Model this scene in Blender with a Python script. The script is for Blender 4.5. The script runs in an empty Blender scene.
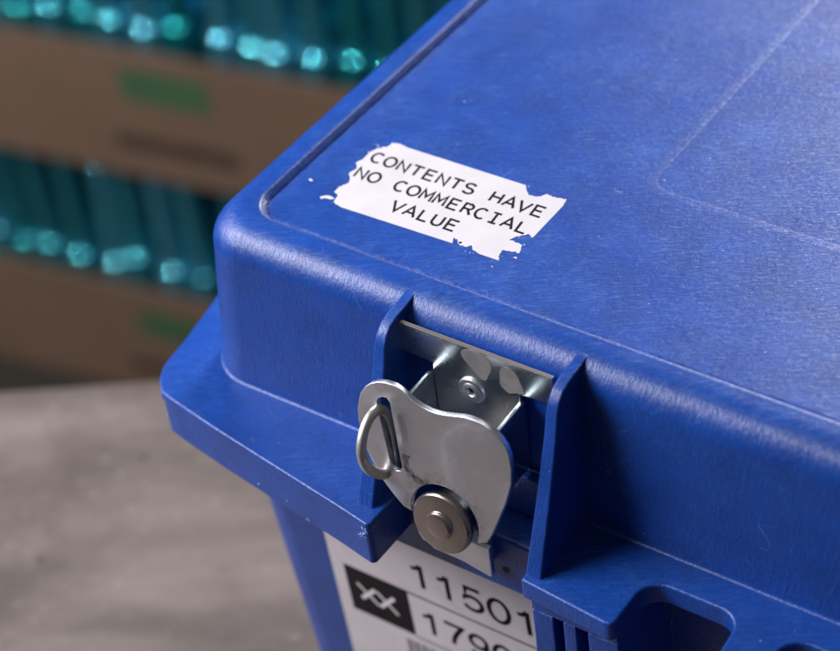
import bpy, bmesh, math, random
from mathutils import Vector, Matrix, noise
random.seed(7)
S = 0.001                       # everything below is written in millimetres
scene = bpy.context.scene
COL = scene.collection
R = math.radians

# ------------------------------------------------------------------ camera
cam_d = bpy.data.cameras.new("camera")
cam = bpy.data.objects.new("camera", cam_d); COL.objects.link(cam)
def cam_axes(yaw, pitch, roll):
    f = Vector((math.sin(yaw)*math.cos(pitch), math.cos(yaw)*math.cos(pitch), -math.sin(pitch)))
    r = Vector((math.cos(yaw), -math.sin(yaw), 0)); d = f.cross(r)
    c, s = math.cos(roll), math.sin(roll)
    return c*r + s*d, -s*r + c*d, f
cr, cd, cf = cam_axes(R(-39.5), R(40.6), R(7.85))
cpx = Vector(((243.7-420)/2300, (211-325.5)/2300, 1))
cam_loc = -0.950*(cr*cpx.x + cd*cpx.y + cf)
m = Matrix((( cr.x, -cd.x, -cf.x, cam_loc.x), (cr.y, -cd.y, -cf.y, cam_loc.y), (cr.z, -cd.z, -cf.z, cam_loc.z), (0, 0, 0, 1)))
cam.matrix_world = m
cam_d.sensor_width = 36; cam_d.sensor_fit = 'HORIZONTAL'; cam_d.lens = 2300/840*36
cam_d.clip_start = 0.02; cam_d.clip_end = 50
cam_d.dof.use_dof = True
cam_d.dof.focus_distance = 0.905
cam_d.dof.aperture_fstop = 6.8
cam_d.dof.aperture_blades = 0
scene.camera = cam

# ------------------------------------------------------------------ light
world = bpy.data.worlds.new("World"); scene.world = world; world.use_nodes = True
wn = world.node_tree.nodes; wl = world.node_tree.links
bg = wn['Background']; bg.inputs['Strength'].default_value = 0.088
tc = wn.new('ShaderNodeTexCoord'); sp = wn.new('ShaderNodeSeparateXYZ'); rp = wn.new('ShaderNodeValToRGB')
wl.new(tc.outputs['Generated'], sp.inputs[0])
mr = wn.new('ShaderNodeMapRange'); mr.inputs[1].default_value = -1; mr.inputs[2].default_value = 1
wl.new(sp.outputs[2], mr.inputs[0]); wl.new(mr.outputs[0], rp.inputs[0]); wl.new(rp.outputs[0], bg.inputs['Color'])
rp.color_ramp.elements[0].position = 0.2; rp.color_ramp.elements[0].color = (0.36, 0.34, 0.36, 1)
rp.color_ramp.elements[1].position = 0.8; rp.color_ramp.elements[1].color = (0.92, 0.95, 1.0, 1)

def area(name, loc, target, size, power, color, size_y=None):
    d = bpy.data.lights.new(name, 'AREA'); d.energy = power; d.color = color
    d.size = size
    if size_y: d.shape = 'RECTANGLE'; d.size_y = size_y
    o = bpy.data.objects.new(name, d); COL.objects.link(o)
    o.location = loc; o.rotation_euler = (Vector(target)-Vector(loc)).to_track_quat('-Z', 'Y').to_euler()
    return o
area("key_lamp", (-0.84, -0.50, 0.72), (0.05, 0, -0.05), 0.90, 36, (0.97, 0.955, 1.0), 0.65)
area("rear_lamp", (-0.20, 2.36, 1.24), (0.25, 0.25, 0), 0.65, 88, (0.97, 0.96, 1.0), 0.6)
sd_ = bpy.data.lights.new("added_stack_spot", 'SPOT'); sd_.energy = 270; sd_.color = (1.0, 0.95, 0.86); sd_.spot_size = R(62); sd_.spot_blend = .6; sd_.shadow_soft_size = .06  # added, unseen spot that brightens the bottle stack and raises its glints
so_ = bpy.data.objects.new("added_stack_spot", sd_); COL.objects.link(so_); so_.location = (-2.1, -0.45, 0.35)
so_.rotation_euler = (Vector((-1.15, 1.15, -1.1))-Vector(so_.location)).to_track_quat('-Z', 'Y').to_euler()

scene.view_settings.view_transform = 'Standard'
scene.view_settings.look = 'None'
scene.view_settings.exposure = 0.0
scene.view_settings.gamma = 1.0

# ------------------------------------------------------------------ helpers
def mkobj(name, bm, mat, parent=None, smooth=None, origin=None, rot=None):
    """links ONE mesh object; bm is in mm (world); origin/rot give the mesh its own local frame (bm then local)"""
    me = bpy.data.meshes.new(name); wnrm = False
    bmesh.ops.recalc_face_normals(bm, faces=bm.faces[:]) if smooth != 'keep' else None
    for v in bm.verts: v.co *= S
    bm.to_mesh(me); bm.free()
    if smooth is not None and smooth != 'keep':
        for p in me.polygons: p.use_smooth = True
        me.set_sharp_from_angle(angle=R(smooth))
        wnrm = True
    me.materials.append(mat)
    o = bpy.data.objects.new(name, me); COL.objects.link(o)
    if wnrm:
        md = o.modifiers.new('weighted_normals', 'WEIGHTED_NORMAL'); md.keep_sharp = True; md.weight = 90
    if origin is not None: o.location = Vector(origin)*S
    if rot is not None: o.rotation_euler = rot
    if parent is not None:
        bpy.context.view_layer.update()
        o.parent = parent
        o.matrix_parent_inverse = parent.matrix_world.inverted()
    return o
def thing(name, label, cat, loc, group=None):
    o = bpy.data.objects.new(name, None); COL.objects.link(o); o.location = Vector(loc)*S
    o.empty_display_size = 0.05
    tag(o, label, cat, group); bpy.context.view_layer.update(); return o
def tag(o, label, cat=None, group=None, kind=None):
    if label: o['label'] = label
    if cat: o['category'] = cat
    if group: o['group'] = group
    if kind: o['kind'] = kind
    return o
def rrect(x0, y0, x1, y1, r, n=10):
    out = []
    for cx, cy, a0 in ((x1-r, y0+r, -90), (x1-r, y1-r, 0), (x0+r, y1-r, 90), (x0+r, y0+r, 180)):
        for i in range(n+1):
            a = R(a0 + 90*i/n); out.append((cx+r*math.cos(a), cy+r*math.sin(a)))
    return out
def loft(bm, loops, cap0=False, cap1=False):
    prev = None; rows = []
    for lp in loops:
        rows.append([bm.verts.new(p) for p in lp])
    for a, b in zip(rows, rows[1:]):
        n = len(a)
        for i in range(n): bm.faces.new((a[i], a[(i+1) % n], b[(i+1) % n], b[i]))
    if cap0: bm.faces.new(rows[0])
    if cap1: bm.faces.new(rows[-1])
    return rows
def prism(bm, pts, z0, z1, bevel=0, seg=2, axis='z'):
    """polygon extruded; axis z: pts are xy, axis x: pts are yz, axis y: pts are xz"""
    def P(p, t):
        return {'z': (p[0], p[1], t), 'x': (t, p[0], p[1]), 'y': (p[0], t, p[1])}[axis]
    a = [bm.verts.new(P(p, z0)) for p in pts]; b = [bm.verts.new(P(p, z1)) for p in pts]
    n = len(pts); fs = [bm.faces.new(a), bm.faces.new(b)]
    for i in range(n): fs.append(bm.faces.new((a[i], a[(i+1) % n], b[(i+1) % n], b[i])))
    bmesh.ops.recalc_face_normals(bm, faces=fs)
    if bevel:
        es = set(e for f in fs for e in f.edges)
        es = [e for e in es if len(e.link_faces) == 2 and e.calc_face_angle() > R(33)]
        bmesh.ops.bevel(bm, geom=es, offset=bevel, segments=seg, profile=0.5, affect='EDGES', clamp_overlap=True)
def box(bm, x0, y0, z0, x1, y1, z1, bevel=0, seg=2):
    prism(bm, [(x0, y0), (x1, y0), (x1, y1), (x0, y1)], z0, z1, bevel, seg)
def lathe(bm, prof, n=32, M=None):
    rows = []
    for r, z in prof:
        rows.append([bm.verts.new(M @ Vector((r*math.cos(2*math.pi*i/n), r*math.sin(2*math.pi*i/n), z)) if M else
                     (r*math.cos(2*math.pi*i/n), r*math.sin(2*math.pi*i/n), z)) for i in range(n)])
    for a, b in zip(rows, rows[1:]):
        for i in range(n): bm.faces.new((a[i], a[(i+1) % n], b[(i+1) % n], b[i]))
    bm.faces.new(rows[0]); bm.faces.new(rows[-1])
def tube(bm, pts, r, n=6):
    rows = []
    for i, p in enumerate(pts):
        p = Vector(p); t = (Vector(pts[min(i+1, len(pts)-1)]) - Vector(pts[max(i-1, 0)])).normalized()
        u = t.orthogonal().normalized(); v = t.cross(u)
        rr = r[i] if isinstance(r, (list, tuple)) else r
        rows.append([bm.verts.new(p + rr*(u*math.cos(2*math.pi*k/n) + v*math.sin(2*math.pi*k/n))) for k in range(n)])
    for a, b in zip(rows, rows[1:]):
        for k in range(n): bm.faces.new((a[k], a[(k+1) % n], b[(k+1) % n], b[k]))
    bm.faces.new(rows[0]); bm.faces.new(rows[-1])
def smooth_closed(pts, it=2):
    for _ in range(it):
        q = []
        for i, p in enumerate(pts):
            b = pts[(i+1) % len(pts)]
            q += [(.75*p[0]+.25*b[0], .75*p[1]+.25*b[1]), (.25*p[0]+.75*b[0], .25*p[1]+.75*b[1])]
        pts = q
    return pts

# ------------------------------------------------------------------ materials
def new_mat(name):
    m = bpy.data.materials.new(name); m.use_nodes = True
    return m, m.node_tree.nodes, m.node_tree.links, m.node_tree.nodes['Principled BSDF']
class G:
    """small node-building helper"""
    def __init__(s, name):
        s.m, s.n, s.l, s.b = new_mat(name)
        s.tc = s.n.new('ShaderNodeTexCoord')
    def obj(s, scale=(1, 1, 1), rot=(0, 0, 0), loc=(0, 0, 0)):
        mp = s.n.new('ShaderNodeMapping'); s.l.new(s.tc.outputs['Object'], mp.inputs[0])
        mp.inputs['Scale'].default_value = scale; mp.inputs['Rotation'].default_value = rot; mp.inputs['Location'].default_value = loc
        return mp.outputs[0]
    def objr(s, length, rot):
        # rotate first, then stretch: a grain of the given lengths along the rotated axes
        mp = s.n.new('ShaderNodeMapping'); mp.vector_type = 'TEXTURE'; s.l.new(s.tc.outputs['Object'], mp.inputs[0])
        mp.inputs['Scale'].default_value = length; mp.inputs['Rotation'].default_value = rot
        return mp.outputs[0]
    def noise(s, vec, scale, detail=4, rough=.55, dist=0):
        t = s.n.new('ShaderNodeTexNoise'); s.l.new(vec, t.inputs['Vector'])
        t.inputs['Scale'].default_value = scale; t.inputs['Detail'].default_value = detail
        t.inputs['Roughness'].default_value = rough; t.inputs['Distortion'].default_value = dist
        return t.outputs[0]
    def ramp(s, fac, *stops):
        r = s.n.new('ShaderNodeValToRGB'); s.l.new(fac, r.inputs[0]); e = r.color_ramp.elements
        while len(e) < len(stops): e.new(.5)
        for q, (p, c) in zip(e, stops):
            q.position = p; q.color = (c, c, c, 1) if isinstance(c, (int, float)) else (*c, 1)
        return r.outputs[0]
    def math(s, op, a, b=None, clamp=False):
        t = s.n.new('ShaderNodeMath'); t.operation = op; t.use_clamp = clamp
        for i, v in enumerate((a, b)):
            if v is None: continue
            if isinstance(v, (int, float)): t.inputs[i].default_value = v
            else: s.l.new(v, t.inputs[i])
        return t.outputs[0]
    def mix(s, fac, a, b):
        t = s.n.new('ShaderNodeMix'); t.data_type = 'RGBA'
        for sock, v in ((t.inputs[0], fac), (t.inputs[6], a), (t.inputs[7], b)):
            if isinstance(v, (int, float)): sock.default_value = v
            elif isinstance(v, tuple): sock.default_value = (*v, 1)
            else: s.l.new(v, sock)
        return t.outputs[2]
    def bump(s, h, strength, dist, nrm=None):
        t = s.n.new('ShaderNodeBump'); s.l.new(h, t.inputs['Height'])
        t.inputs['Strength'].default_value = strength; t.inputs['Distance'].default_value = dist
        if nrm: s.l.new(nrm, t.inputs['Normal'])
        return t.outputs[0]
    def edge(s, radius, lo, hi):
        bv = s.n.new('ShaderNodeBevel'); bv.samples = 4; bv.inputs[0].default_value = radius
        ge = s.n.new('ShaderNodeNewGeometry')
        d = s.n.new('ShaderNodeVectorMath'); d.operation = 'DOT_PRODUCT'
        s.l.new(bv.outputs[0], d.inputs[0]); s.l.new(ge.outputs['Normal'], d.inputs[1])
        inv = s.math('SUBTRACT', 1.0, d.outputs['Value'])
        return s.ramp(inv, (lo, 0.0), (hi, 1.0))
    def set(s, **k):
        for key, v in k.items():
            sock = s.b.inputs[key.replace('_', ' ')]
            if isinstance(v, (int, float)): sock.default_value = v
            elif isinstance(v, tuple): sock.default_value = (*v, 1) if len(v) == 3 else v
            else: s.l.new(v, sock)
        return s.m

def blue_plastic():
    g = G('scuffed_blue_plastic')
    o = g.obj()
    # fine fibrous scuffs: along one direction on the top, over the shoulder on the sides, broken up by cloudy wear
    ge = g.n.new('ShaderNodeNewGeometry'); sn = g.n.new('ShaderNodeSeparateXYZ'); g.l.new(ge.outputs['True Normal'], sn.inputs[0])
    top = g.ramp(sn.outputs[2], (.78, 0.), (.92, 1.))
    f1 = g.noise(g.objr((.0078, .0013, .002), (0, 0, R(36))), 1.0, 4, .62, .5)
    f1b = g.noise(g.objr((.0034, .0007, .002), (0, 0, R(52))), 1.0, 3, .6, .3)
    f2 = g.noise(g.objr((.0010, .0052, .0052), (0, R(8), R(10))), 1.0, 4, .62, .4)
    f2b = g.noise(g.objr((.0030, .0030, .0008), (R(30), R(35), 0)), 1.0, 3, .6, .4)
    cloud = g.noise(o, 14, 5, .6, .3)
    cl2 = g.noise(o, 60, 4, .65)
    fine = g.noise(o, 1500, 3, .6)
    up = g.math('MAXIMUM', g.ramp(f1, (.44, 0.), (.74, 1.)), g.math('MULTIPLY', g.ramp(f1b, (.50, 0.), (.76, 1.)), .8))
    sd = g.math('MAXIMUM', g.ramp(f2, (.46, 0.), (.76, 1.)), g.math('MULTIPLY', g.ramp(f2b, (.48, 0.), (.76, 1.)), .8))
    sel = g.n.new('ShaderNodeMix'); sel.data_type = 'FLOAT'
    g.l.new(top, sel.inputs[0]); g.l.new(sd, sel.inputs[2]); g.l.new(up, sel.inputs[3])
    grain = g.noise(o, 640, 3, .7)
    mixed = g.math('ADD', g.math('MULTIPLY', sel.outputs[0], g.math('ADD', .36, g.math('MULTIPLY', top, .60))), g.math('MULTIPLY', g.ramp(grain, (.48, 0.), (.72, 1.)), .50), True)
    scuff = g.math('MULTIPLY', mixed, g.ramp(cloud, (.36, .38), (.64, 1.)))
    scuff = g.math('MULTIPLY', scuff, g.ramp(cl2, (.34, .25), (.64, 1.)))
    # thin scratches: contour lines of a slow noise, interrupted
    s1 = g.noise(g.obj((1, 1, 1), (0, 0, .4)), 40, 1.5, .5, .3)
    line = g.ramp(g.math('ABSOLUTE', g.math('SUBTRACT', s1, .5)), (0.0, 1.), (.0030, 0.))
    line = g.math('MULTIPLY', line, g.ramp(g.noise(o, 70, 2), (.60, 0.), (.66, 1.)))
    # dust specks
    vo = g.n.new('ShaderNodeTexVoronoi'); g.l.new(o, vo.inputs['Vector']); vo.inputs['Scale'].default_value = 210
    sepc = g.n.new('ShaderNodeSeparateColor'); g.l.new(vo.outputs['Color'], sepc.inputs[0])
    speck = g.math('MULTIPLY', g.ramp(vo.outputs['Distance'], (.06, 1.), (.10, 0.)), g.ramp(sepc.outputs[0], (.93, 0.), (.94, 1.)))
    edge = g.edge(.0011, .075, .19)
    edge = g.math('MULTIPLY', edge, g.ramp(g.noise(o, 190, 5, .75), (.42, .08), (.62, 1.)))
    base = g.mix(g.ramp(g.noise(o, 45, 4), (.3, 0.), (.7, 1.)), (.0010, .033, .22), (.0018, .049, .305))
    base = g.mix(g.math('MULTIPLY', scuff, g.math('ADD', .42, g.math('MULTIPLY', top, .06))), base, (.040, .158, .48))
    base = g.mix(g.math('MULTIPLY', fine, .03), base, (.06, .16, .5))
    base = g.mix(g.math('MULTIPLY', line, .25), base, (.35, .42, .75))
    base = g.mix(g.math('MULTIPLY', edge, .75), base, (.34, .43, .84))
    base = g.mix(g.math('MULTIPLY', speck, .55), base, (.6, .6, .72))
    rough = g.math('ADD', g.math('MULTIPLY', scuff, .14), .33)
    rough = g.math('ADD', rough, g.math('MULTIPLY', g.ramp(cloud, (.3, 0.), (.7, 1.)), .04))
    h = g.math('ADD', g.math('MULTIPLY', fine, .6), g.math('MULTIPLY', g.noise(o, 420, 3), .9))
    h = g.math('ADD', h, g.math('MULTIPLY', sel.outputs[0], 1.4))
    nrm = g.bump(h, .44, .00022)
    return g.set(Base_Color=base, Roughness=rough, Normal=nrm, Specular_IOR_Level=.58)
M_BLUE = blue_plastic()

def zinc(name, col, rough, stain=0, bump=.10):
    g = G(name); o = g.obj()
    n1 = g.noise(o, 60, 5, .6, .3); n2 = g.noise(o, 900, 3)
    c = g.mix(g.ramp(n1, (.35, 0.), (.7, 1.)), col, tuple(x*.82 for x in col))
    c = g.mix(g.math('MULTIPLY', g.ramp(g.noise(o, 170, 5, .7), (.6, 0.), (.72, 1.)), .35), c, tuple(x*.5 for x in col))
    r = g.math('ADD', rough, g.math('MULTIPLY', g.ramp(n1, (.3, 0.), (.7, 1.)), .14))
    e = g.edge(.0006, .02, .15)
    c = g.mix(g.math('MULTIPLY', e, .35), c, (.85, .83, .78))
    metal = 1.0
    if stain:
        # a curved brown grease mark on the front of the plate, at a fixed spot in the plate's own frame
        ox = g.n.new('ShaderNodeSeparateXYZ'); g.l.new(g.tc.outputs['Object'], ox.inputs[0])
        def dist(cx, cz, r0, w, wob):
            dx = g.math('SUBTRACT', ox.outputs[0], cx*S); dz = g.math('SUBTRACT', ox.outputs[2], cz*S)
            d = g.math('SQRT', g.math('ADD', g.math('MULTIPLY', dx, dx), g.math('MULTIPLY', dz, dz)))
            d = g.math('ADD', d, g.math('MULTIPLY', g.math('SUBTRACT', g.noise(o, 300, 3), .5), wob*S))
            d = g.math('ABSOLUTE', g.math('SUBTRACT', d, r0*S))
            arc = g.ramp(g.math('MULTIPLY', d, 1/S/10), (w*.5/10, 1.), (w*1.3/10, 0.))
            lim = g.math('MULTIPLY', g.math('LESS_THAN', dx, 3.0*S), g.math('LESS_THAN', dz, 2.5*S))
            return g.math('MULTIPLY', arc, lim)
        mk = dist(-9.0, 22.0, 8.0, 1.9, 4.5)
        mk = g.math('MULTIPLY', mk, g.ramp(g.noise(o, 500, 4, .7), (.35, .25), (.6, 1.)))
        # rubbed, dirty band around the pivot disc
        dx = g.math('SUBTRACT', ox.outputs[0], 1.5*S); dz = g.math('SUBTRACT', ox.outputs[2], 0)
        dd = g.math('SQRT', g.math('ADD', g.math('MULTIPLY', dx, dx), g.math('MULTIPLY', dz, dz)))
        band = g.math('MULTIPLY', g.ramp(g.math('MULTIPLY', dd, 20), (.33, 1.), (.46, 0.)), g.ramp(g.noise(o, 220, 5, .7), (.45, 0.), (.65, 1.)))
        c = g.mix(g.math('MULTIPLY', band, .6), c, (.16, .12, .09))
        spots = g.ramp(g.noise(o, 420, 4, .7), (.64, 0.), (.72, 1.))
        c = g.mix(g.math('MULTIPLY', spots, .5), c, (.25, .20, .16))
        r = g.math('ADD', r, g.math('MULTIPLY', g.ramp(g.noise(o, 28, 4, .6, 1.), (.45, 0.), (.62, 1.)), .16))
        c = g.mix(g.math('MULTIPLY', mk, .95), c, (.075, .048, .024))
        r = g.math('ADD', r, g.math('MULTIPLY', mk, .3))
    hh = g.math('ADD', n1, g.math('MULTIPLY', n2, .12))
    if stain:       # a small pressed dimple beside the slot
        mp = g.n.new('ShaderNodeMapping'); mp.vector_type = 'TEXTURE'; g.l.new(g.tc.outputs['Object'], mp.inputs[0])
        mp.inputs['Location'].default_value = (-19.2*S, 0, 35.5*S); mp.inputs['Rotation'].default_value = (0, R(-12), 0); mp.inputs['Scale'].default_value = (3.2*S, 1, 7.5*S)
        ln = g.n.new('ShaderNodeVectorMath'); ln.operation = 'LENGTH'; g.l.new(mp.outputs[0], ln.inputs[0])
        hh = g.math('ADD', hh, g.math('MULTIPLY', g.ramp(ln.outputs['Value'], (.2, 1.), (1., 0.)), 9.0))
    nrm = g.bump(hh, bump, .0006)
    return g.set(Base_Color=c, Roughness=r, Metallic=metal, Normal=nrm)
M_ZINC = zinc('brushed_zinc', (.78, .79, .85), .27, 1)
M_RUST = zinc('rusty_cut_edge', (.20, .17, .16), .5)
M_ZINC_B = zinc('bright_zinc', (.72, .80, .82), .20, 0, .03)
M_NICKEL = zinc('worn_nickel', (.47, .41, .39), .24)
M_RING = zinc('worn_steel_ring', (.72, .69, .62), .40)

def simple(name, col, rough=.6, nscale=80, var=.15, bump=0, metal=0, bscale=600, spec=.4):
    g = G(name); o = g.obj(); n1 = g.noise(o, nscale, 5, .6)
    c = g.mix(g.ramp(n1, (.3, 0.), (.7, 1.)), tuple(x*(1-var) for x in col), tuple(min(1, x*(1+var)) for x in col))
    k = dict(Base_Color=c, Roughness=rough, Metallic=metal, Specular_IOR_Level=spec)
    if bump: k['Normal'] = g.bump(g.noise(o, bscale, 3), bump, .0003)
    return g.set(**k)
M_PAPER = simple('white_paper', (.53, .505, .53), .6, 60, .05, .35, bscale=220)
def label_paper():
    g = G('dirty_label_paper'); o = g.obj()
    c = g.mix(g.ramp(g.noise(o, 30, 5, .65), (.35, 0.), (.7, 1.)), (.66, .61, .64), (.58, .53, .55))
    c = g.mix(g.math('MULTIPLY', g.ramp(g.noise(o, 900, 3, .7), (.62, 0.), (.72, 1.)), .35), c, (.33, .28, .30))
    c = g.mix(g.math('MULTIPLY', g.ramp(g.noise(o, 55, 5, .7, .8), (.56, 0.), (.70, 1.)), .35), c, (.46, .41, .42))
    return g.set(Base_Color=c, Roughness=.5, Normal=g.bump(g.noise(o, 40, 3, .5, .6), .25, .0015))
M_LABEL = label_paper()
M_INK = simple('black_ink', (.010, .008, .012), .7, 90, .2, spec=.08)
M_LOGO = simple('logo_black', (.014, .010, .013), .6, 50, .2, spec=.15)
M_LOGOW = simple('logo_white', (.75, .70, .73), .5, 50, .05)
M_GREYINK = simple('grey_barcode_ink', (.16, .14, .15), .5, 50, .1)
M_DARK = simple('painted_hole_shade', (.006, .012, .05), .6, 80, .2)  # near-black colour that paints the shade inside small holes
M_GLUE = simple('grey_glue_residue', (.20, .19, .19), .5, 200, .2, .3)
M_RUBBER = simple('pale_seam_edge', (.20, .30, .42), .6, 300, .5, .6)

def table_mat():
    g = G('weathered_benchtop'); ang = R(-34)
    st = g.noise(g.objr((.24, .065, 1), (0, 0, R(34))), 1.0, 6, .6, .4)
    st2 = g.noise(g.objr((.12, .008, 1), (0, 0, R(34))), 1.0, 4, .6)
    bl = g.noise(g.obj(), 9, 6, .62, .4)
    fine = g.noise(g.obj(), 120, 4, .65)
    c = g.mix(g.ramp(st, (.32, 0.), (.68, 1.)), (.076, .060, .052), (.178, .146, .130))
    c = g.mix(g.math('MULTIPLY', g.ramp(bl, (.36, 1.), (.58, 0.)), .72), c, (.070, .055, .050))
    c = g.mix(g.math('MULTIPLY', g.ramp(st2, (.52, 0.), (.74, 1.)), .14), c, (.22, .18, .16))
    c = g.mix(g.math('MULTIPLY', g.ramp(fine, (.60, 0.), (.74, 1.)), .35), c, (.36, .32, .30))
    vo = g.n.new('ShaderNodeTexVoronoi'); g.l.new(g.obj(), vo.inputs['Vector']); vo.inputs['Scale'].default_value = 26
    sc_ = g.n.new('ShaderNodeSeparateColor'); g.l.new(vo.outputs['Color'], sc_.inputs[0])
    c = g.mix(g.math('MULTIPLY', g.math('MULTIPLY', g.ramp(vo.outputs['Distance'], (.04, 1.), (.11, 0.)), g.ramp(sc_.outputs[0], (.93, 0.), (.94, 1.))), .8), c, (.03, .022, .02))
    r = g.ramp(bl, (.3, .42), (.7, .62))
    return g.set(Base_Color=c, Roughness=r, Normal=g.bump(g.math('ADD', st, fine), .15, .002))
M_TABLE = table_mat()
def card_mat():
    g = G('brown_cardboard')
    n1 = g.noise(g.obj((1, 1, 6)), 20, 4, .6); n2 = g.noise(g.obj(), 7, 4)
    c = g.mix(n1, (.074, .042, .027), (.105, .062, .043)); c = g.mix(g.ramp(n2, (.35, .0), (.7, .5)), c, (.068, .041, .028))
    return g.set(Base_Color=c, Roughness=.8)
M_CARD = card_mat()
M_GREENP = simple('green_print', (.020, .060, .026), .75, 30, .2)
M_BROWNP = simple('dark_brown_print', (.030, .018, .014), .7, 30, .2)
def glass_mat():
    g = G('glossy_teal_bottle')
    oi = g.n.new('ShaderNodeObjectInfo')
    c = g.mix(g.ramp(g.noise(g.obj((1, 1, .2)), 18, 3), (.3, 0.), (.7, 1.)), (.005, .17, .19), (.010, .33, .39))
    c = g.mix(oi.outputs['Random'], c, (.10, .44, .62))
    return g.set(Base_Color=c, Roughness=.07, Metallic=.82)
M_GLASS = glass_mat()
M_FLOOR = simple('dark_concrete_floor', (.014, .012, .010), .8, 4, .2)
M_LEG = simple('dark_painted_steel', (.05, .05, .055), .45, 30, .2)

# ------------------------------------------------------------------ setting: floor and bench
TZ = -350.0        # bench surface
bm = bmesh.new(); box(bm, -6000, -5000, -1600, 6000, 7000, -1555)
tag(mkobj('floor', bm, M_FLOOR), None, kind='structure')

bench = thing('workbench', 'grey brown weathered workbench that the blue case stands on', 'workbench', (150, 0, -1555))
bd = Vector((math.cos(R(34)), math.sin(R(34)), 0)); bn = Vector((-bd.y, bd.x, 0))
edge0 = Vector((-310.1, 146.4, 0))
def bpt(u, v): p = edge0 + bd*u + bn*v; return (p.x, p.y)
bm = bmesh.new()
prism(bm, [bpt(-900, 0), bpt(1300, 0), bpt(1300, -800), bpt(-900, -800)], TZ-45, TZ, 4, 3)
mkobj('tabletop', bm, M_TABLE, bench, 40)
for u, v in ((-820, -60), (1220, -60), (-820, -740), (1220, -740)):
    bm = bmesh.new(); c = Vector((*bpt(u, v), 0))
    prism(bm, [(c.x-30, c.y-30), (c.x+30, c.y-30), (c.x+30, c.y+30), (c.x-30, c.y+30)], -1555, TZ-45.5, 3)
    mkobj('leg', bm, M_LEG, bench, 40)

# ------------------------------------------------------------------ the case
CX = 260.0; X1 = 2*CX; YB = 400.0
case = thing('shipping_case', 'scuffed blue plastic shipping case with steel latch and two paper labels', 'case', (CX, YB/2, TZ))
def rr(mg, r, z, n=10): return [(x, y, z) for x, y in rrect(-mg, -mg, X1+mg, YB+mg, r, n)]
def rr2(i, r, z, n=10): return [(x, y, z) for x, y in rrect(135+i, 88.5+i, X1-135-i, YB-88.5-i, r, n)]
RF = 14.0
# lid shell: inner panel, recess step, rim, round shoulder, drafted wall, fillet at the flange
bm = bmesh.new()
PZ = -2.3
loops = [rr2(4.6, 8.6, PZ-.25), rr2(4.0, 9.0, PZ-.23), rr2(3.2, 9.7, PZ-.11), rr2(.8, 11.8, PZ-.10), rr2(0, 12.5, PZ), rr(-4.4, 11.2, PZ), rr(-4.0, 11.5, PZ-.12), rr(-3.7, 11.8, PZ-.6), rr(-3.2, 12.2, PZ-.6), rr(-2.95, 12.5, PZ-.1), rr(-2.75, 12.7, -1.95),
         rr(-.9, 14.6, -.32), rr(-.5, 15.0, -.06), rr(0, 15.4, .10), rr(.6, 15.6, .15), rr(1.2, 15.5, .12), rr(2.2, 14.8, .03)]
for i in range(0, 13):
    a = R(90*i/12); loops.append(rr(3.5+RF*math.sin(a), 13.0+11.0*math.sin(a), -RF+RF*math.cos(a)))
for k in range(1, 5): loops.append(rr(17.5+4.0*k/4, 24.0, -14-58*k/4))
loops += [rr(21.6, 24.1, -76.0), rr(21.9, 24.4, -77.2), rr(22.6, 25.0, -77.9), rr(23.6, 26, -78.15)]
loops += [rr(21.0, 23.4, -78.4), rr(20.6, 23, -82.5)]
rows = loft(bm, loops, cap0=True)
lid_bm = bm
# flange skirt: three prisms, cut back at each latch
LEFT = [(-46, 22), (-39.5, -11.8), (-37.9, -25.5), (-36.6, -31), (-33, -37.5), (-27.1, -43.4), (-20, -45.2), (10, -50.9), (38.4, -55.6), (77.5, -62.0), (92, -64.6), (97.2, -65.6), (98.8, -64.0), (98.8, -15), (-10, -15), (-10, 385), (-27, 443), (-37, 428), (-46, 380)]
fl = bmesh.new(); prism(fl, LEFT, -78, -83.2, 1.2, 3)
def inset(p, k): return [(x+(k if x < CX else -k) if abs(x-CX) > 170 else x-(k if 0 < CX-x else -k), y+(k if y < 200 else -k)) if y != -15 and y != 385 else (x-(k if 50 < x < CX else 0)+(k if CX < x < 470 else 0), y) for x, y in p]
prism(fl, inset(LEFT, .55), -82.5, -102, 1.6, 3)
RIGHT = [(X1-x, y) for x, y in LEFT][::-1]
prism(fl, RIGHT, -78, -83.2, 1.2, 3); prism(fl, inset(RIGHT, .55), -82.5, -102, 1.6, 3)
def arc(cx, cy, r, a0, a1, n=6): return [(cx+r*math.cos(R(a0+(a1-a0)*i/n)), cy+r*math.sin(R(a0+(a1-a0)*i/n))) for i in range(n+1)]
half = [(167.2, -15), (167.2, -60.5), (206, -63.9), (209, -63.6), (210.2, -61.5)] + arc(219.5, -45.7, 9.3, 180, 90) + arc(241.0, -45.7, 9.3, 90, 0) + [(251.2, -60.5), (252.8, -64.5)]
MID = half + [(X1-x, y) for x, y in half][::-1]
prism(fl, MID, -78, -88.2, 1.3, 3)
prism(fl, [(-10, 385), (X1+10, 385), (X1+27, 443), (-27, 443)], -78.2, -101.8, 1.6, 3)
tmp = bpy.data.meshes.new('tmp'); fl.to_mesh(tmp); fl.free(); lid_bm.from_mesh(tmp); bpy.data.meshes.remove(tmp)
lid = mkobj('lid', lid_bm, M_BLUE, case, 38)
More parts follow.
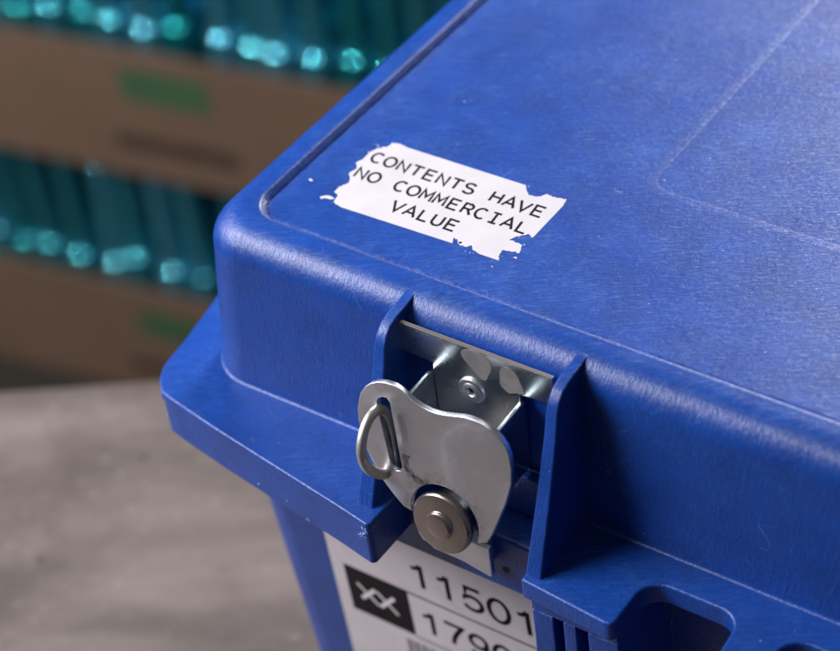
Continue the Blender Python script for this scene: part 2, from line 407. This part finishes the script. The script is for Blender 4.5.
# ribs beside the latches
prof = [(-4, -3.5), (-8, -0.9), (-11.5, -1.6), (-15.6, -2.2), (-22.2, -2.9), (-27.4, -4.6), (-30.8, -7.6), (-33.0, -11.8), (-36.0, -22.4), (-40.5, -35.2), (-46.2, -50.5), (-57.6, -79.2), (-16, -79.2), (-14, -20)]
def rib(xa0, xa1, xb0, xb1):
    bm = bmesh.new()
    def w(z): return min(1, max(0, -z/79.0))
    a = [bm.verts.new((xa0+(xb0-xa0)*w(z), y, z)) for y, z in prof]; b = [bm.verts.new((xa1+(xb1-xa1)*w(z), y, z)) for y, z in prof]
    n = len(prof); bm.faces.new(a); bm.faces.new(b)
    es = []
    for i in range(n): bm.faces.new((a[i], a[(i+1) % n], b[(i+1) % n], b[i]))
    bmesh.ops.recalc_face_normals(bm, faces=bm.faces[:])
    bmesh.ops.bevel(bm, geom=[e for e in bm.edges if e.calc_face_angle() > R(45)], offset=.8, segments=3, profile=.5, affect='EDGES')
    return mkobj('rib', bm, M_BLUE, case, 50)
rib(88.0, 92.8, 87.0, 94.8); rib(166.8, 171.6, 167.4, 174.4)
rib(X1-92.8, X1-88.0, X1-94.8, X1-87.0); rib(X1-171.6, X1-166.8, X1-174.4, X1-167.4)

# lower body
def yb(z): return 20.4 + (z+102)*.06
bm = bmesh.new()
loops = [rr(yb(z)-(0 if z > -345 else 5), 24, z) for z in (-83.5, -120, -180, -240, -300, -344, -348.5, -349.7)]
loft(bm, loops, cap1=True, cap0=True)
RIM = [(-22, 70), (-20, 10), (-17, -12), (-8, -22), (40, -36), (66, -40), (206, -40), (206, -23), (X1-206, -23), (X1-206, -40), (CX*2-66, -40), (X1-40, -36), (X1+8, -22), (X1+17, -12), (X1+20, 10), (X1+22, 70), (X1+22, 420), (-22, 420)]
prism(bm, RIM, -85.5, -116, 2.2, 3)
box(bm, 99.6, -26, -62.5, 166.4, -17, -83.0, .6)          # lip of the base behind the latch
# handle housing under the middle flange
def post(x0, x1, slots=()):
    pts = [(x0, -17), (x0, -58.6)]
    for s0, s1 in slots: pts += [(s0, -58.6), (s0, -47), (s1, -47), (s1, -58.6)]
    pts += [(x1, -58.6), (x1, -17)]
    prism(bm, pts, -95.5, -172, .8, 2)
    prism(bm, [(x0, -17), (x0, -58.6), (x1, -58.6), (x1, -17)], -88.7, -95.2, .5, 2)
post(169.8, 208.5, ((179.2, 183.8), (189.6, 195.0)))
post(254.5, 265.5)
post(X1-208.5, X1-169.8, ((X1-195.0, X1-189.6), (X1-183.8, X1-179.2)))
mkobj('lower_body', bm, M_BLUE, case, 40)
# gaps behind the latch and inside the handle pockets
bm = bmesh.new()
pts = []
for i in range(40):
    x = 100.5 + 65.5*i/39
    pts.append((x, -21.6 - .35*noise.noise((x*.35, 0, 3)), -61.4 + .5*noise.noise((x*.5, 7, 0))))
tube(bm, pts, [.55+.35*noise.noise((i*.6, 2, 9)) for i in range(40)], 6)
mkobj('parting_seam', bm, M_RUBBER, case, 60)

# ------------------------------------------------------------------ latch
# catch plate on the lid
bm = bmesh.new()
outline = [(91.6, -6.2), (163.2, -6.2), (163.2, -20.2), (150.0, -20.8), (147.6, -21.2), (147.6, -25.0), (147.0, -60), (107.4, -60), (107.0, -24.6), (107.0, -21.6), (104, -21.2), (91.6, -20.6)]
prism(bm, outline, -22.2, -20.3, .35, 2, axis='y')
for x0, x1 in ((105.2, 107.0), (146.9, 148.7)):            # cheeks bent forward out of the plate
    prism(bm, [(-20.6, -25.2), (-38.5, -25.8), (-42.0, -28.5), (-44.0, -60), (-20.6, -60)], x0, x1, .35, 2, axis='x')
for f in bm.faces:
    c = f.calc_center_median()
    if c.z > -6.7: f.material_index = 1
catch = mkobj('catch_plate', bm, M_ZINC_B, case, 40); catch.data.materials.append(M_RUST)
MY = Matrix.Translation((125.3, -22.2, -28.0)) @ Matrix.Rotation(R(90), 4, 'X')     # lathe axis points to -y
bm = bmesh.new(); lathe(bm, [(6.1, -.4), (6.1, .5), (5.7, 1.1), (4.6, 1.35), (4.0, 1.15), (3.4, 1.6), (2.3, 1.8), (1.9, 1.4), (1.7, -.1)], 36, MY)
rv = mkobj('rivet', bm, M_ZINC, catch, 35)
bm = bmesh.new(); lathe(bm, [(1.75, 0), (1.75, .25)], 20, MY); mkobj('rivet_hole_shade', bm, M_DARK, rv.parent, 35)  # dark disc painted as the shade in the rivet's centre
for nm, pl in (('glue_residue', [(121.9, -8.8), (125.5, -6.8), (130.0, -6.6), (134.3, -8.0), (135.9, -10.5), (135.4, -14.0), (133.8, -17.0), (132.5, -20.6), (129.8, -20.2), (127.0, -17.6), (123.6, -14.0), (121.7, -11.2)]),
               ('glue_residue', [(139.0, -12.4), (141.3, -9.4), (144.6, -8.6), (147.6, -11.0), (148.5, -14.5), (149.8, -17.6), (150.0, -20.0), (145.5, -21.0), (142.8, -22.6), (140.6, -21.0), (138.6, -19.4), (139.4, -15.6)])):
    bm = bmesh.new(); prism(bm, smooth_closed(pl, 2), -22.33, -22.2, 0, axis='y'); mkobj(nm, bm, M_GLUE, catch)

# base plate on the lower rim
bm = bmesh.new()
bp = [(107.5, -87), (107.5, -95), (109.5, -98.4), (112.4, -99.0), (114.6, -101.0), (128.6, -101.2), (141.8, -103.8), (142.6, -102.8), (142.6, -87)]
prism(bm, bp, -46.4, -43.6, .7, 2, axis='y'); prism(bm, [(x+(1.2 if x < 125 else -3.0), z+(2 if z < -95 else 0)) for x, z in bp], -44.2, -39.0, .5, 2, axis='y')
base = mkobj('base_plate', bm, M_ZINC, case, 40)
bm = bmesh.new(); lathe(bm, [(1.7, -1), (1.7, .12)], 18, Matrix.Translation((145.0, -40.0, -103.5)) @ Matrix.Rotation(R(90), 4, 'X'))
mkobj('screw_hole_shade', bm, M_DARK, base, 35)  # solid dark disc on the rim, painting the shade of a hole

# turning plate, built in its own frame: x across, z up the plate, -y towards the front
PV = (126, -53, -72); TILT = (R(-10), 0, 0)
BUT = [(-39.3, 41.3), (-38.3, 45.3), (-36.2, 49.0), (-33.4, 51.8), (-30.1, 53.7), (-26.3, 54.9), (-22.0, 55.2), (-18.7, 54.2), (-15.7, 52.6), (-12.7, 51.1), (-9.2, 50.2), (-5.2, 49.7), (-1.5, 50.0), (2.5, 50.9), (6.4, 52.0), (10.0, 53.0), (14.1, 53.5), (18.0, 53.3), (21.6, 52.5), (24.6, 51.4), (27.1, 49.6), (29.3, 47.0), (30.9, 43.6), (32.2, 37.3), (32.2, 30.3), (30.0, 20.5), (26.2, 9.0), (24.2, 3.2), (21.6, -2.4), (17.2, -4.6)]
hole = [(1.6+16.0*math.cos(R(a)), .3+16.0*math.sin(R(a))) for a in range(-14, 196, 7)]
lft = [(-18.2, -1.6), (-21.2, .8), (-26.4, 5.4), (-31.4, 11.0), (-35.0, 17.0), (-38.0, 24.4), (-39.6, 32.0), (-39.9, 37.0)]
outl = BUT + hole + lft
slot = [(-30.6, 44.2), (-29.8, 46.0), (-28.0, 47.4), (-25.8, 47.6), (-24.3, 46.0), (-18.8, 17.4), (-19.6, 15.2), (-21.8, 14.6), (-23.8, 16.4)]
bm = bmesh.new()
TH = 2.6
ov = [bm.verts.new((x, 0, z)) for x, z in outl]; sv = [bm.verts.new((x, 0, z)) for x, z in slot]
oe = [bm.edges.new((ov[i], ov[(i+1) % len(ov)])) for i in range(len(ov))]
se = [bm.edges.new((sv[i], sv[(i+1) % len(sv)])) for i in range(len(sv))]
bmesh.ops.triangle_fill(bm, edges=oe+se, use_beauty=True)
for f in [f for f in bm.faces if all(v in set(sv) for v in f.verts)]: bm.faces.remove(f)
bmesh.ops.recalc_face_normals(bm, faces=bm.faces[:])
ex = bmesh.ops.extrude_face_region(bm, geom=bm.faces[:])
bmesh.ops.translate(bm, verts=[v for v in ex['geom'] if isinstance(v, bmesh.types.BMVert)], vec=(0, TH, 0))
bmesh.ops.recalc_face_normals(bm, faces=bm.faces[:])
es = [e for e in bm.edges if len(e.link_faces) == 2 and e.calc_face_angle() > R(50) and (abs(e.verts[0].co.y-e.verts[1].co.y) < .01)]
bmesh.ops.bevel(bm, geom=es, offset=.45, segments=3, profile=.5, affect='EDGES')
plate = mkobj('turning_plate', bm, M_ZINC, case, 40, PV, TILT)
# cam housing behind the plate (hidden bearing block)
def local(M): return Matrix.Translation(Vector(PV)) @ Matrix.Rotation(TILT[0], 4, 'X') @ M
MD = local(Matrix.Translation((1.4, 0, -.5)) @ Matrix.Rotation(R(90), 4, 'X'))
bm = bmesh.new()
lathe(bm, [(11, -7.5), (11, -1.0), (13.3, -.9), (13.7, -.2), (13.7, 1.6), (13.5, 2.1), (13.1, 2.5), (12.4, 2.7), (6.9, 3.0), (6.3, 3.1), (6.1, 3.3), (5.9, 4.0), (5.4, 4.4), (4.4, 4.6), (1.0, 4.65)], 56, MD)
mkobj('pivot_disc', bm, M_NICKEL, plate, 30)
# flat pull ring through the slot, standing off the plate (in the plane across it)
OUT = [(-42.6, -31.0), (-48.6, -28.6), (-55.4, -30.6), (-60.8, -35.8), (-63.6, -43.0), (-62.6, -50.6), (-58.4, -57.6), (-52.2, -63.4), (-46.0, -65.4), (-41.6, -62.0), (-39.6, -48), (-40.0, -36)]
o2 = smooth_closed(OUT, 2)
def resample(p, n):
    L = [0]
    for a, b in zip(p, p[1:]+p[:1]): L.append(L[-1]+math.dist(a, b))
    out = []
    for k in range(n):
        t = L[-1]*k/n; j = max(i for i in range(len(p)) if L[i] <= t); f = (t-L[j])/(L[j+1]-L[j]+1e-9)
        a, b = p[j], p[(j+1) % len(p)]; out.append((a[0]+(b[0]-a[0])*f, a[1]+(b[1]-a[1])*f))
    return out
NR = 48; o2 = resample(o2, NR)
i2 = []
cen = Vector((sum(p[0] for p in o2)/NR, sum(p[1] for p in o2)/NR))
for i in range(NR):
    a_, b_ = Vector(o2[i-1]), Vector(o2[(i+1) % NR]); t_ = (b_-a_).normalized(); nn_ = Vector((-t_.y, t_.x))
    if nn_.dot(cen-Vector(o2[i])) < 0: nn_ = -nn_
    q_ = Vector(o2[i]) + nn_*4.3; i2.append((q_.x, q_.y))
bm = bmesh.new(); sec = []
for (oy, oz), (iy, iz) in zip(o2, i2):
    d = Vector((oy-iy, oz-iz)).normalized(); r_ = []
    for f, xx in ((0, -.75), (.16, -1.5), (.5, -1.8), (.84, -1.5), (1, -.75), (1, .75), (.84, 1.5), (.5, 1.8), (.16, 1.5), (0, .75)):
        r_.append(bm.verts.new((97.6 + xx + (oz+45)*-.10, iy+(oy-iy)*f, iz+(oz-iz)*f)))
    sec.append(r_)
for i in range(NR):
    a, b = sec[i], sec[(i+1) % NR]
    for k in range(10): bm.faces.new((a[k], a[(k+1) % 10], b[(k+1) % 10], b[k]))
mkobj('pull_ring', bm, M_RING, plate, 50)

# ------------------------------------------------------------------ lettering
def A(cx, cy, rx, ry, a0, a1, n=14): return [(cx+rx*math.cos(R(a0+(a1-a0)*i/n)), cy+ry*math.sin(R(a0+(a1-a0)*i/n))) for i in range(n+1)]
GL = {  # stroke glyphs in a box 0..0.7 wide, 0..1 high
 'C': [A(.37, .5, .35, .5, 48, 312, 22)], 'O': [A(.35, .5, .36, .5, 0, 360, 28)],
 'N': [[(.05, 0), (.05, 1), (.65, 0), (.65, 1)]], 'T': [[(.0, 1), (.7, 1)], [(.35, 1), (.35, 0)]],
 'E': [[(.66, 1), (.08, 1), (.08, 0), (.68, 0)], [(.08, .52), (.58, .52)]],
 'S': [A(.35, .75, .29, .25, 25, 250, 12) + A(.35, .25, .31, .27, 78, -155, 14)],
 'H': [[(.05, 0), (.05, 1)], [(.65, 0), (.65, 1)], [(.05, .52), (.65, .52)]],
 'A': [[(-.02, 0), (.35, 1), (.72, 0)], [(.11, .33), (.59, .33)]], 'V': [[(-.02, 1), (.35, 0), (.72, 1)]],
 'M': [[(.0, 0), (.04, 1), (.35, .32), (.66, 1), (.70, 0)]],
 'R': [[(.08, 0), (.08, 1), (.40, 1)] + A(.40, .75, .24, .25, 90, -90, 12) + [(.08, .5)], [(.38, .5), (.68, 0)]],
 'I': [[(.1, 1), (.6, 1)], [(.35, 1), (.35, 0)], [(.1, 0), (.6, 0)]], 'L': [[(.1, 1), (.1, 0), (.66, 0)]],
 'U': [[(.05, 1), (.05, .33)] + A(.35, .31, .30, .31, 180, 360, 14) + [(.65, 1)]],
 '1': [[(.10, .79), (.24, .82), (.34, .90), (.385, 1.02)], [(.40, 1.02), (.40, 0)]],
 '0': [A(.33, .5, .30, .49, 90, 450, 30)],
 '5': [[(.60, .98), (.16, .98), (.09, .47)] + A(.33, .32, .29, .30, 145, -150, 18)],
 '7': [[(.03, .97), (.62, .97), (.42, .62), (.29, .30), (.24, 0)]],
 '9': [A(.33, .67, .27, .30, 0, 360, 24), [(.60, .67), (.58, .40), (.50, .16), (.36, .03), (.20, .02), (.07, .14)]],
}
def ribbon(bm, pts, w, place, lift=0):
    n = len(pts); closed = math.dist(pts[0], pts[-1]) < 1e-6 and n > 3
    L, Rr = [], []
    for i, p in enumerate(pts):
        a = pts[i-1] if i else (pts[-2] if closed else None); b = pts[i+1] if i < n-1 else (pts[1] if closed else None)
        ds = []
        if a: d = Vector((p[0]-a[0], p[1]-a[1])); ds.append(d.normalized())
        if b: d = Vector((b[0]-p[0], b[1]-p[1])); ds.append(d.normalized())
        t = sum(ds, Vector((0, 0)));
        t = t.normalized() if t.length > 1e-6 else ds[0]
        nn = Vector((-t.y, t.x)); k = w/2/max(.45, abs(nn.dot(Vector((-ds[0].y, ds[0].x)))))
        L.append(bm.verts.new(place(p[0]+nn.x*k, p[1]+nn.y*k, lift))); Rr.append(bm.verts.new(place(p[0]-nn.x*k, p[1]-nn.y*k, lift)))
    for i in range(n-1): bm.faces.new((L[i], Rr[i], Rr[i+1], L[i+1]))
def text(bm, s, x, y, h, pitch, w, place, wide=1.0, shear=0.0):
    for i, ch in enumerate(s):
        for j, st in enumerate(GL.get(ch, [])):
            ribbon(bm, [(x+i*pitch+(px*wide+shear*py)*h, y+py*h) for px, py in st], w, place, .004*j)
# torn sticker on the lid panel
def on_lid(x, y, l=0): return (x+1.56, y-1.61, PZ+.14+l)
raw = [(18.7, 67.3), (22.6, 65.0), (25.1, 67.6), (25.4, 70.6), (27.9, 71.6), (33.1, 70.8), (92.2, 71.3), (94.8, 68.1), (97.2, 66.1), (100.9, 67.2), (103.3, 70.2), (106.2, 69.8), (112.0, 70.9), (113.2, 66.8), (113.2, 43.5), (110.7, 44.8), (106.6, 40.6), (105.5, 38.3), (109.9, 38.0), (111.8, 37.7), (113.5, 33.0), (110.2, 32.3), (106.6, 31.2), (107.2, 27.7), (109.1, 25.2), (99.5, 25.1), (95.3, 26.2), (93.8, 28.5), (92.5, 26.6), (89.3, 26.2), (86.8, 28.7), (84.8, 29.0), (86.1, 25.8), (30.8, 24.4), (26.9, 25.9), (25.7, 30.1), (22.6, 31.8), (22.9, 35.3), (24.9, 39.0), (23.7, 41.9), (20.9, 44.6), (21.5, 47.7), (22.1, 49.4), (19.2, 52.1), (20.5, 55.5), (20.4, 59.7), (21.0, 62.8), (22.3, 64.9)]
straight = {(33.1, 70.8), (113.2, 66.8), (86.1, 25.8), (109.1, 25.2)}
poly = []
for i, p in enumerate(raw):
    q = raw[(i+1) % len(raw)]; k = max(1, int(math.dist(p, q)/.7))
    amp = .0 if p in straight else .55
    for j in range(k):
        t = j/k; x = p[0]+(q[0]-p[0])*t; y = p[1]+(q[1]-p[1])*t
        poly.append((x+amp*noise.noise((x*.9, y*.9, 1))+amp*.5*noise.noise((x*3, y*3, 5)), y+amp*noise.noise((x*.9, y*.9, 8))+amp*.5*noise.noise((x*3, y*3, 2))))
bm = bmesh.new()
poly = [(x+1.56, y-1.61) for x, y in poly]
prism(bm, poly, PZ+.02, PZ+.12)
for pl in ([(19.4, 26.1), (21.2, 28.0), (23.2, 28.6), (25.9, 27.8), (24.6, 26.6), (22.0, 26.4), (20.8, 25.0)], [(7.9, 33.6), (8.6, 34.6), (10.4, 33.6), (9.4, 32.8)], [(87.5, 27.4), (89.0, 28.4), (89.6, 27.4), (88.4, 26.7)], [(112.6, 29.6), (114.0, 30.4), (114.6, 29.2)], [(107.9, 20.6), (108.5, 21.2), (109.0, 20.6)]):
    prism(bm, [(x+1.56, y-1.61) for x, y in pl], PZ+.02, PZ+.12)
for k in range(16):        # crumbs of paper left along the torn edges
    ex_, ey_ = random.choice([q for q in poly if q[0] < 30 or (q[0] > 84 and q[1] < 48)])
    ex_ += random.uniform(-2.6, 2.6); ey_ += random.uniform(-2.4, 1.2); rr_ = random.uniform(.15, .5)
    prism(bm, [(ex_+rr_*random.uniform(.5, 1.3)*math.cos(R(a)), ey_+rr_*random.uniform(.5, 1.2)*math.sin(R(a))) for a in range(0, 360, 60)], PZ+.03, PZ+.10)
sticker = mkobj('torn_sticker', bm, M_PAPER, case)
bm = bmesh.new()
PT = 6.68
text(bm, 'CONTENTS HAVE', 23.6, 55.8, 6.3, PT, 1.2, on_lid, 1.16, shear=-.10)
text(bm, 'NO COMMERCIAL', 23.6, 44.0, 6.3, PT, 1.2, on_lid, 1.16, shear=-.10)
text(bm, 'VALUE', 23.6+4*PT, 32.2, 6.3, PT, 1.2, on_lid, 1.16, shear=-.10)
mkobj('lettering', bm, M_INK, sticker, 'keep')
# asset label on the lower body
def on_wall(x, z, l=0): return (x, -yb(z)-.24-l, z)
def wall_quad(bm, x0, z0, x1, z1, l): bm.faces.new([bm.verts.new((x, -yb(z)-l, z)) for x, z in ((x0, z0), (x1, z0), (x1, z1), (x0, z1))])
bm = bmesh.new()
prism(bm, rrect(27.3, -262, 175, -128, 1.5, 4), 0, 1)
for v in bm.verts:
    x, z, k = v.co; v.co = (x, -yb(z)-(.02 if k < .5 else .14), z)
alabel = mkobj('asset_label', bm, M_LABEL, case)
bm = bmesh.new(); wall_quad(bm, 34.5, -179.3, 69.6, -211.2, .2); lb = mkobj('logo_block', bm, M_LOGO, alabel)
bm = bmesh.new()
for j, (a, b, w) in enumerate((((40.3, -190.0), (51.0, -200.6), 1.5), ((41.6, -200.0), (50.4, -189.9), 2.3), ((51.2, -190.4), (61.6, -201.4), 1.6), ((52.0, -200.6), (61.0, -189.8), 2.3))):
    ribbon(bm, [a, b], w, on_wall, .02*(j+1))
mkobj('logo_mark', bm, M_LOGOW, alabel, 'keep')
bm = bmesh.new()
text(bm, '11501', 73.4, -172.0, 15.2, 13.9, 2.3, on_wall, 1.12)
text(bm, '1790', 74.6, -204.2, 14.4, 13.0, 2.25, on_wall, 1.12)
wall_quad(bm, 69.6, -179.3, 170, -180.4, .22); wall_quad(bm, 69.6, -211.2, 170, -212.0, .22)
mkobj('lettering', bm, M_INK, alabel, 'keep')
bm = bmesh.new(); x = 63.0
while x < 160:
    w = random.choice((.5, .5, .9, 1.4)); wall_quad(bm, x, -216.5, x+w, -240, .2); x += w + random.choice((.6, .6, 1.0, 1.5))
mkobj('barcode', bm, M_GREYINK, alabel, 'keep')
# shavings at the scuffed flange corner
M_SHAV = simple('pale_blue_shavings', (.30, .40, .70), .6, 200, .3)
for (cx, cy, cz, n) in ((97.0, -66.2, -81.0, 7), (96.0, -65.9, -84.5, 5), (34, -55.6, -96, 1), (62, -59.8, -98, 2), (-26, -43.6, -90, 1)):
    for _ in range(n):
        bm = bmesh.new()
        p = Vector((cx+random.uniform(-1.8, 1.2), cy+random.uniform(-.4, .4), cz+random.uniform(-1.6, 1.6))); d = Vector((random.uniform(-1, 1), random.uniform(-.8, -.1), random.uniform(-.8, .8)))
        pts = []
        for k in range(6):
            pts.append(p.copy()); p += d*.42; d = (d+Vector((random.uniform(-.7, .7), random.uniform(-.5, .5), random.uniform(-.7, .7)))).normalized()
        tube(bm, pts, [.24, .22, .19, .15, .10, .05], 5)
        mkobj('plastic_shaving', bm, M_SHAV, case, 60)

# ------------------------------------------------------------------ stacked trays of bottles behind
Q = Vector((-1200.3, 1093.6, 0)); ta = R(9.5)
td = Vector((math.cos(ta), math.sin(ta), 0)); tn = Vector((-td.y, td.x, 0))     # along the front, into the stack
def tp(u, v): p = Q + td*u + tn*v; return (p.x, p.y)
U0, U1, DEP = -800, 1200, 420
def tray(z0, z1, label, marks):
    c = tp((U0+U1)/2, DEP/2)
    t = thing('bottle_tray', label, 'tray', (c[0], c[1], z0), 'cardboard trays in the stack')
    bm = bmesh.new(); w = 9
    prism(bm, [tp(U0, 0), tp(U1, 0), tp(U1, w), tp(U0, w)], z0, z1, 2)
    prism(bm, [tp(U0, DEP-w), tp(U1, DEP-w), tp(U1, DEP), tp(U0, DEP)], z0, z1, 2)
    prism(bm, [tp(U0, w+.5), tp(U0+w, w+.5), tp(U0+w, DEP-w-.5), tp(U0, DEP-w-.5)], z0, z1-1, 2)
    prism(bm, [tp(U1-w, w+.5), tp(U1, w+.5), tp(U1, DEP-w-.5), tp(U1-w, DEP-w-.5)], z0, z1-1, 2)
    prism(bm, [tp(U0+w+.5, w+.5), tp(U1-w-.5, w+.5), tp(U1-w-.5, DEP-w-.5), tp(U0+w+.5, DEP-w-.5)], z0+1, z0+8)
    mkobj('cardboard_wall', bm, M_CARD, t, 40)
    for nm, mt, u0, za, u1, zb in marks:
        bm = bmesh.new(); prism(bm, [tp(u0, -.8), tp(u1, -.8), tp(u1, -.2), tp(u0, -.2)], za, zb); mkobj(nm, bm, mt, t)
    return t
tray(-1155, -960, 'upper brown cardboard tray printed with a wide green panel, behind the case', (('green_panel', M_GREENP, -36, -1034, 92, -984), ('printed_line', M_BROWNP, -60, -1112, 118, -1088)))
tray(-1553, -1358, 'lower brown cardboard tray in the stack, just above the bench edge', (('green_panel', M_GREENP, -92, -1440, 34, -1392), ('printed_line', M_BROWNP, -120, -1510, 60, -1488)))
def bottle_mesh():
    bm = bmesh.new()
    lathe(bm, [(18, 0), (25, 1.5), (27, 6), (27.2, 60), (27.2, 196), (27.0, 204), (26.6, 206.6), (25.6, 209.0), (24.0, 211.0), (22.0, 212.6), (20.0, 214.0), (18.4, 218.0), (17.4, 226), (16.6, 260), (15.4, 300), (13.4, 340), (15.2, 344), (15.2, 352), (13.6, 355), (13.2, 366), (11, 368)], 24)
    return bm
bproto = None
k = 0
for z0 in (-1145, -1543):
    for row in range(4):
        for i in range(28):
            u = -420 + 47*i + (24 if row % 2 else 0) + random.uniform(-5, 5); v = 42 + row*52 + random.uniform(-4, 4)
            if z0 < -1200 and u > 300: continue
            x, y = tp(u, v)
            if bproto is None:
                bproto = mkobj('teal_bottle', bottle_mesh(), M_GLASS, None, 60); o = bproto
            else:
                o = bproto.copy(); COL.objects.link(o)
            o.location = (x*S, y*S, z0*S); o.rotation_euler = (R(random.uniform(-1.8, 1.8)), R(random.uniform(-1.8, 1.8)), random.uniform(0, 6)); k = random.uniform(.82, .88); o.scale = (k, k, random.uniform(.98, 1.03))
            tag(o, 'glossy dark teal bottle packed %s' % ('in the upper cardboard tray' if z0 > -1200 else 'in the lower cardboard tray'), 'bottle', 'teal bottles packed in the trays')
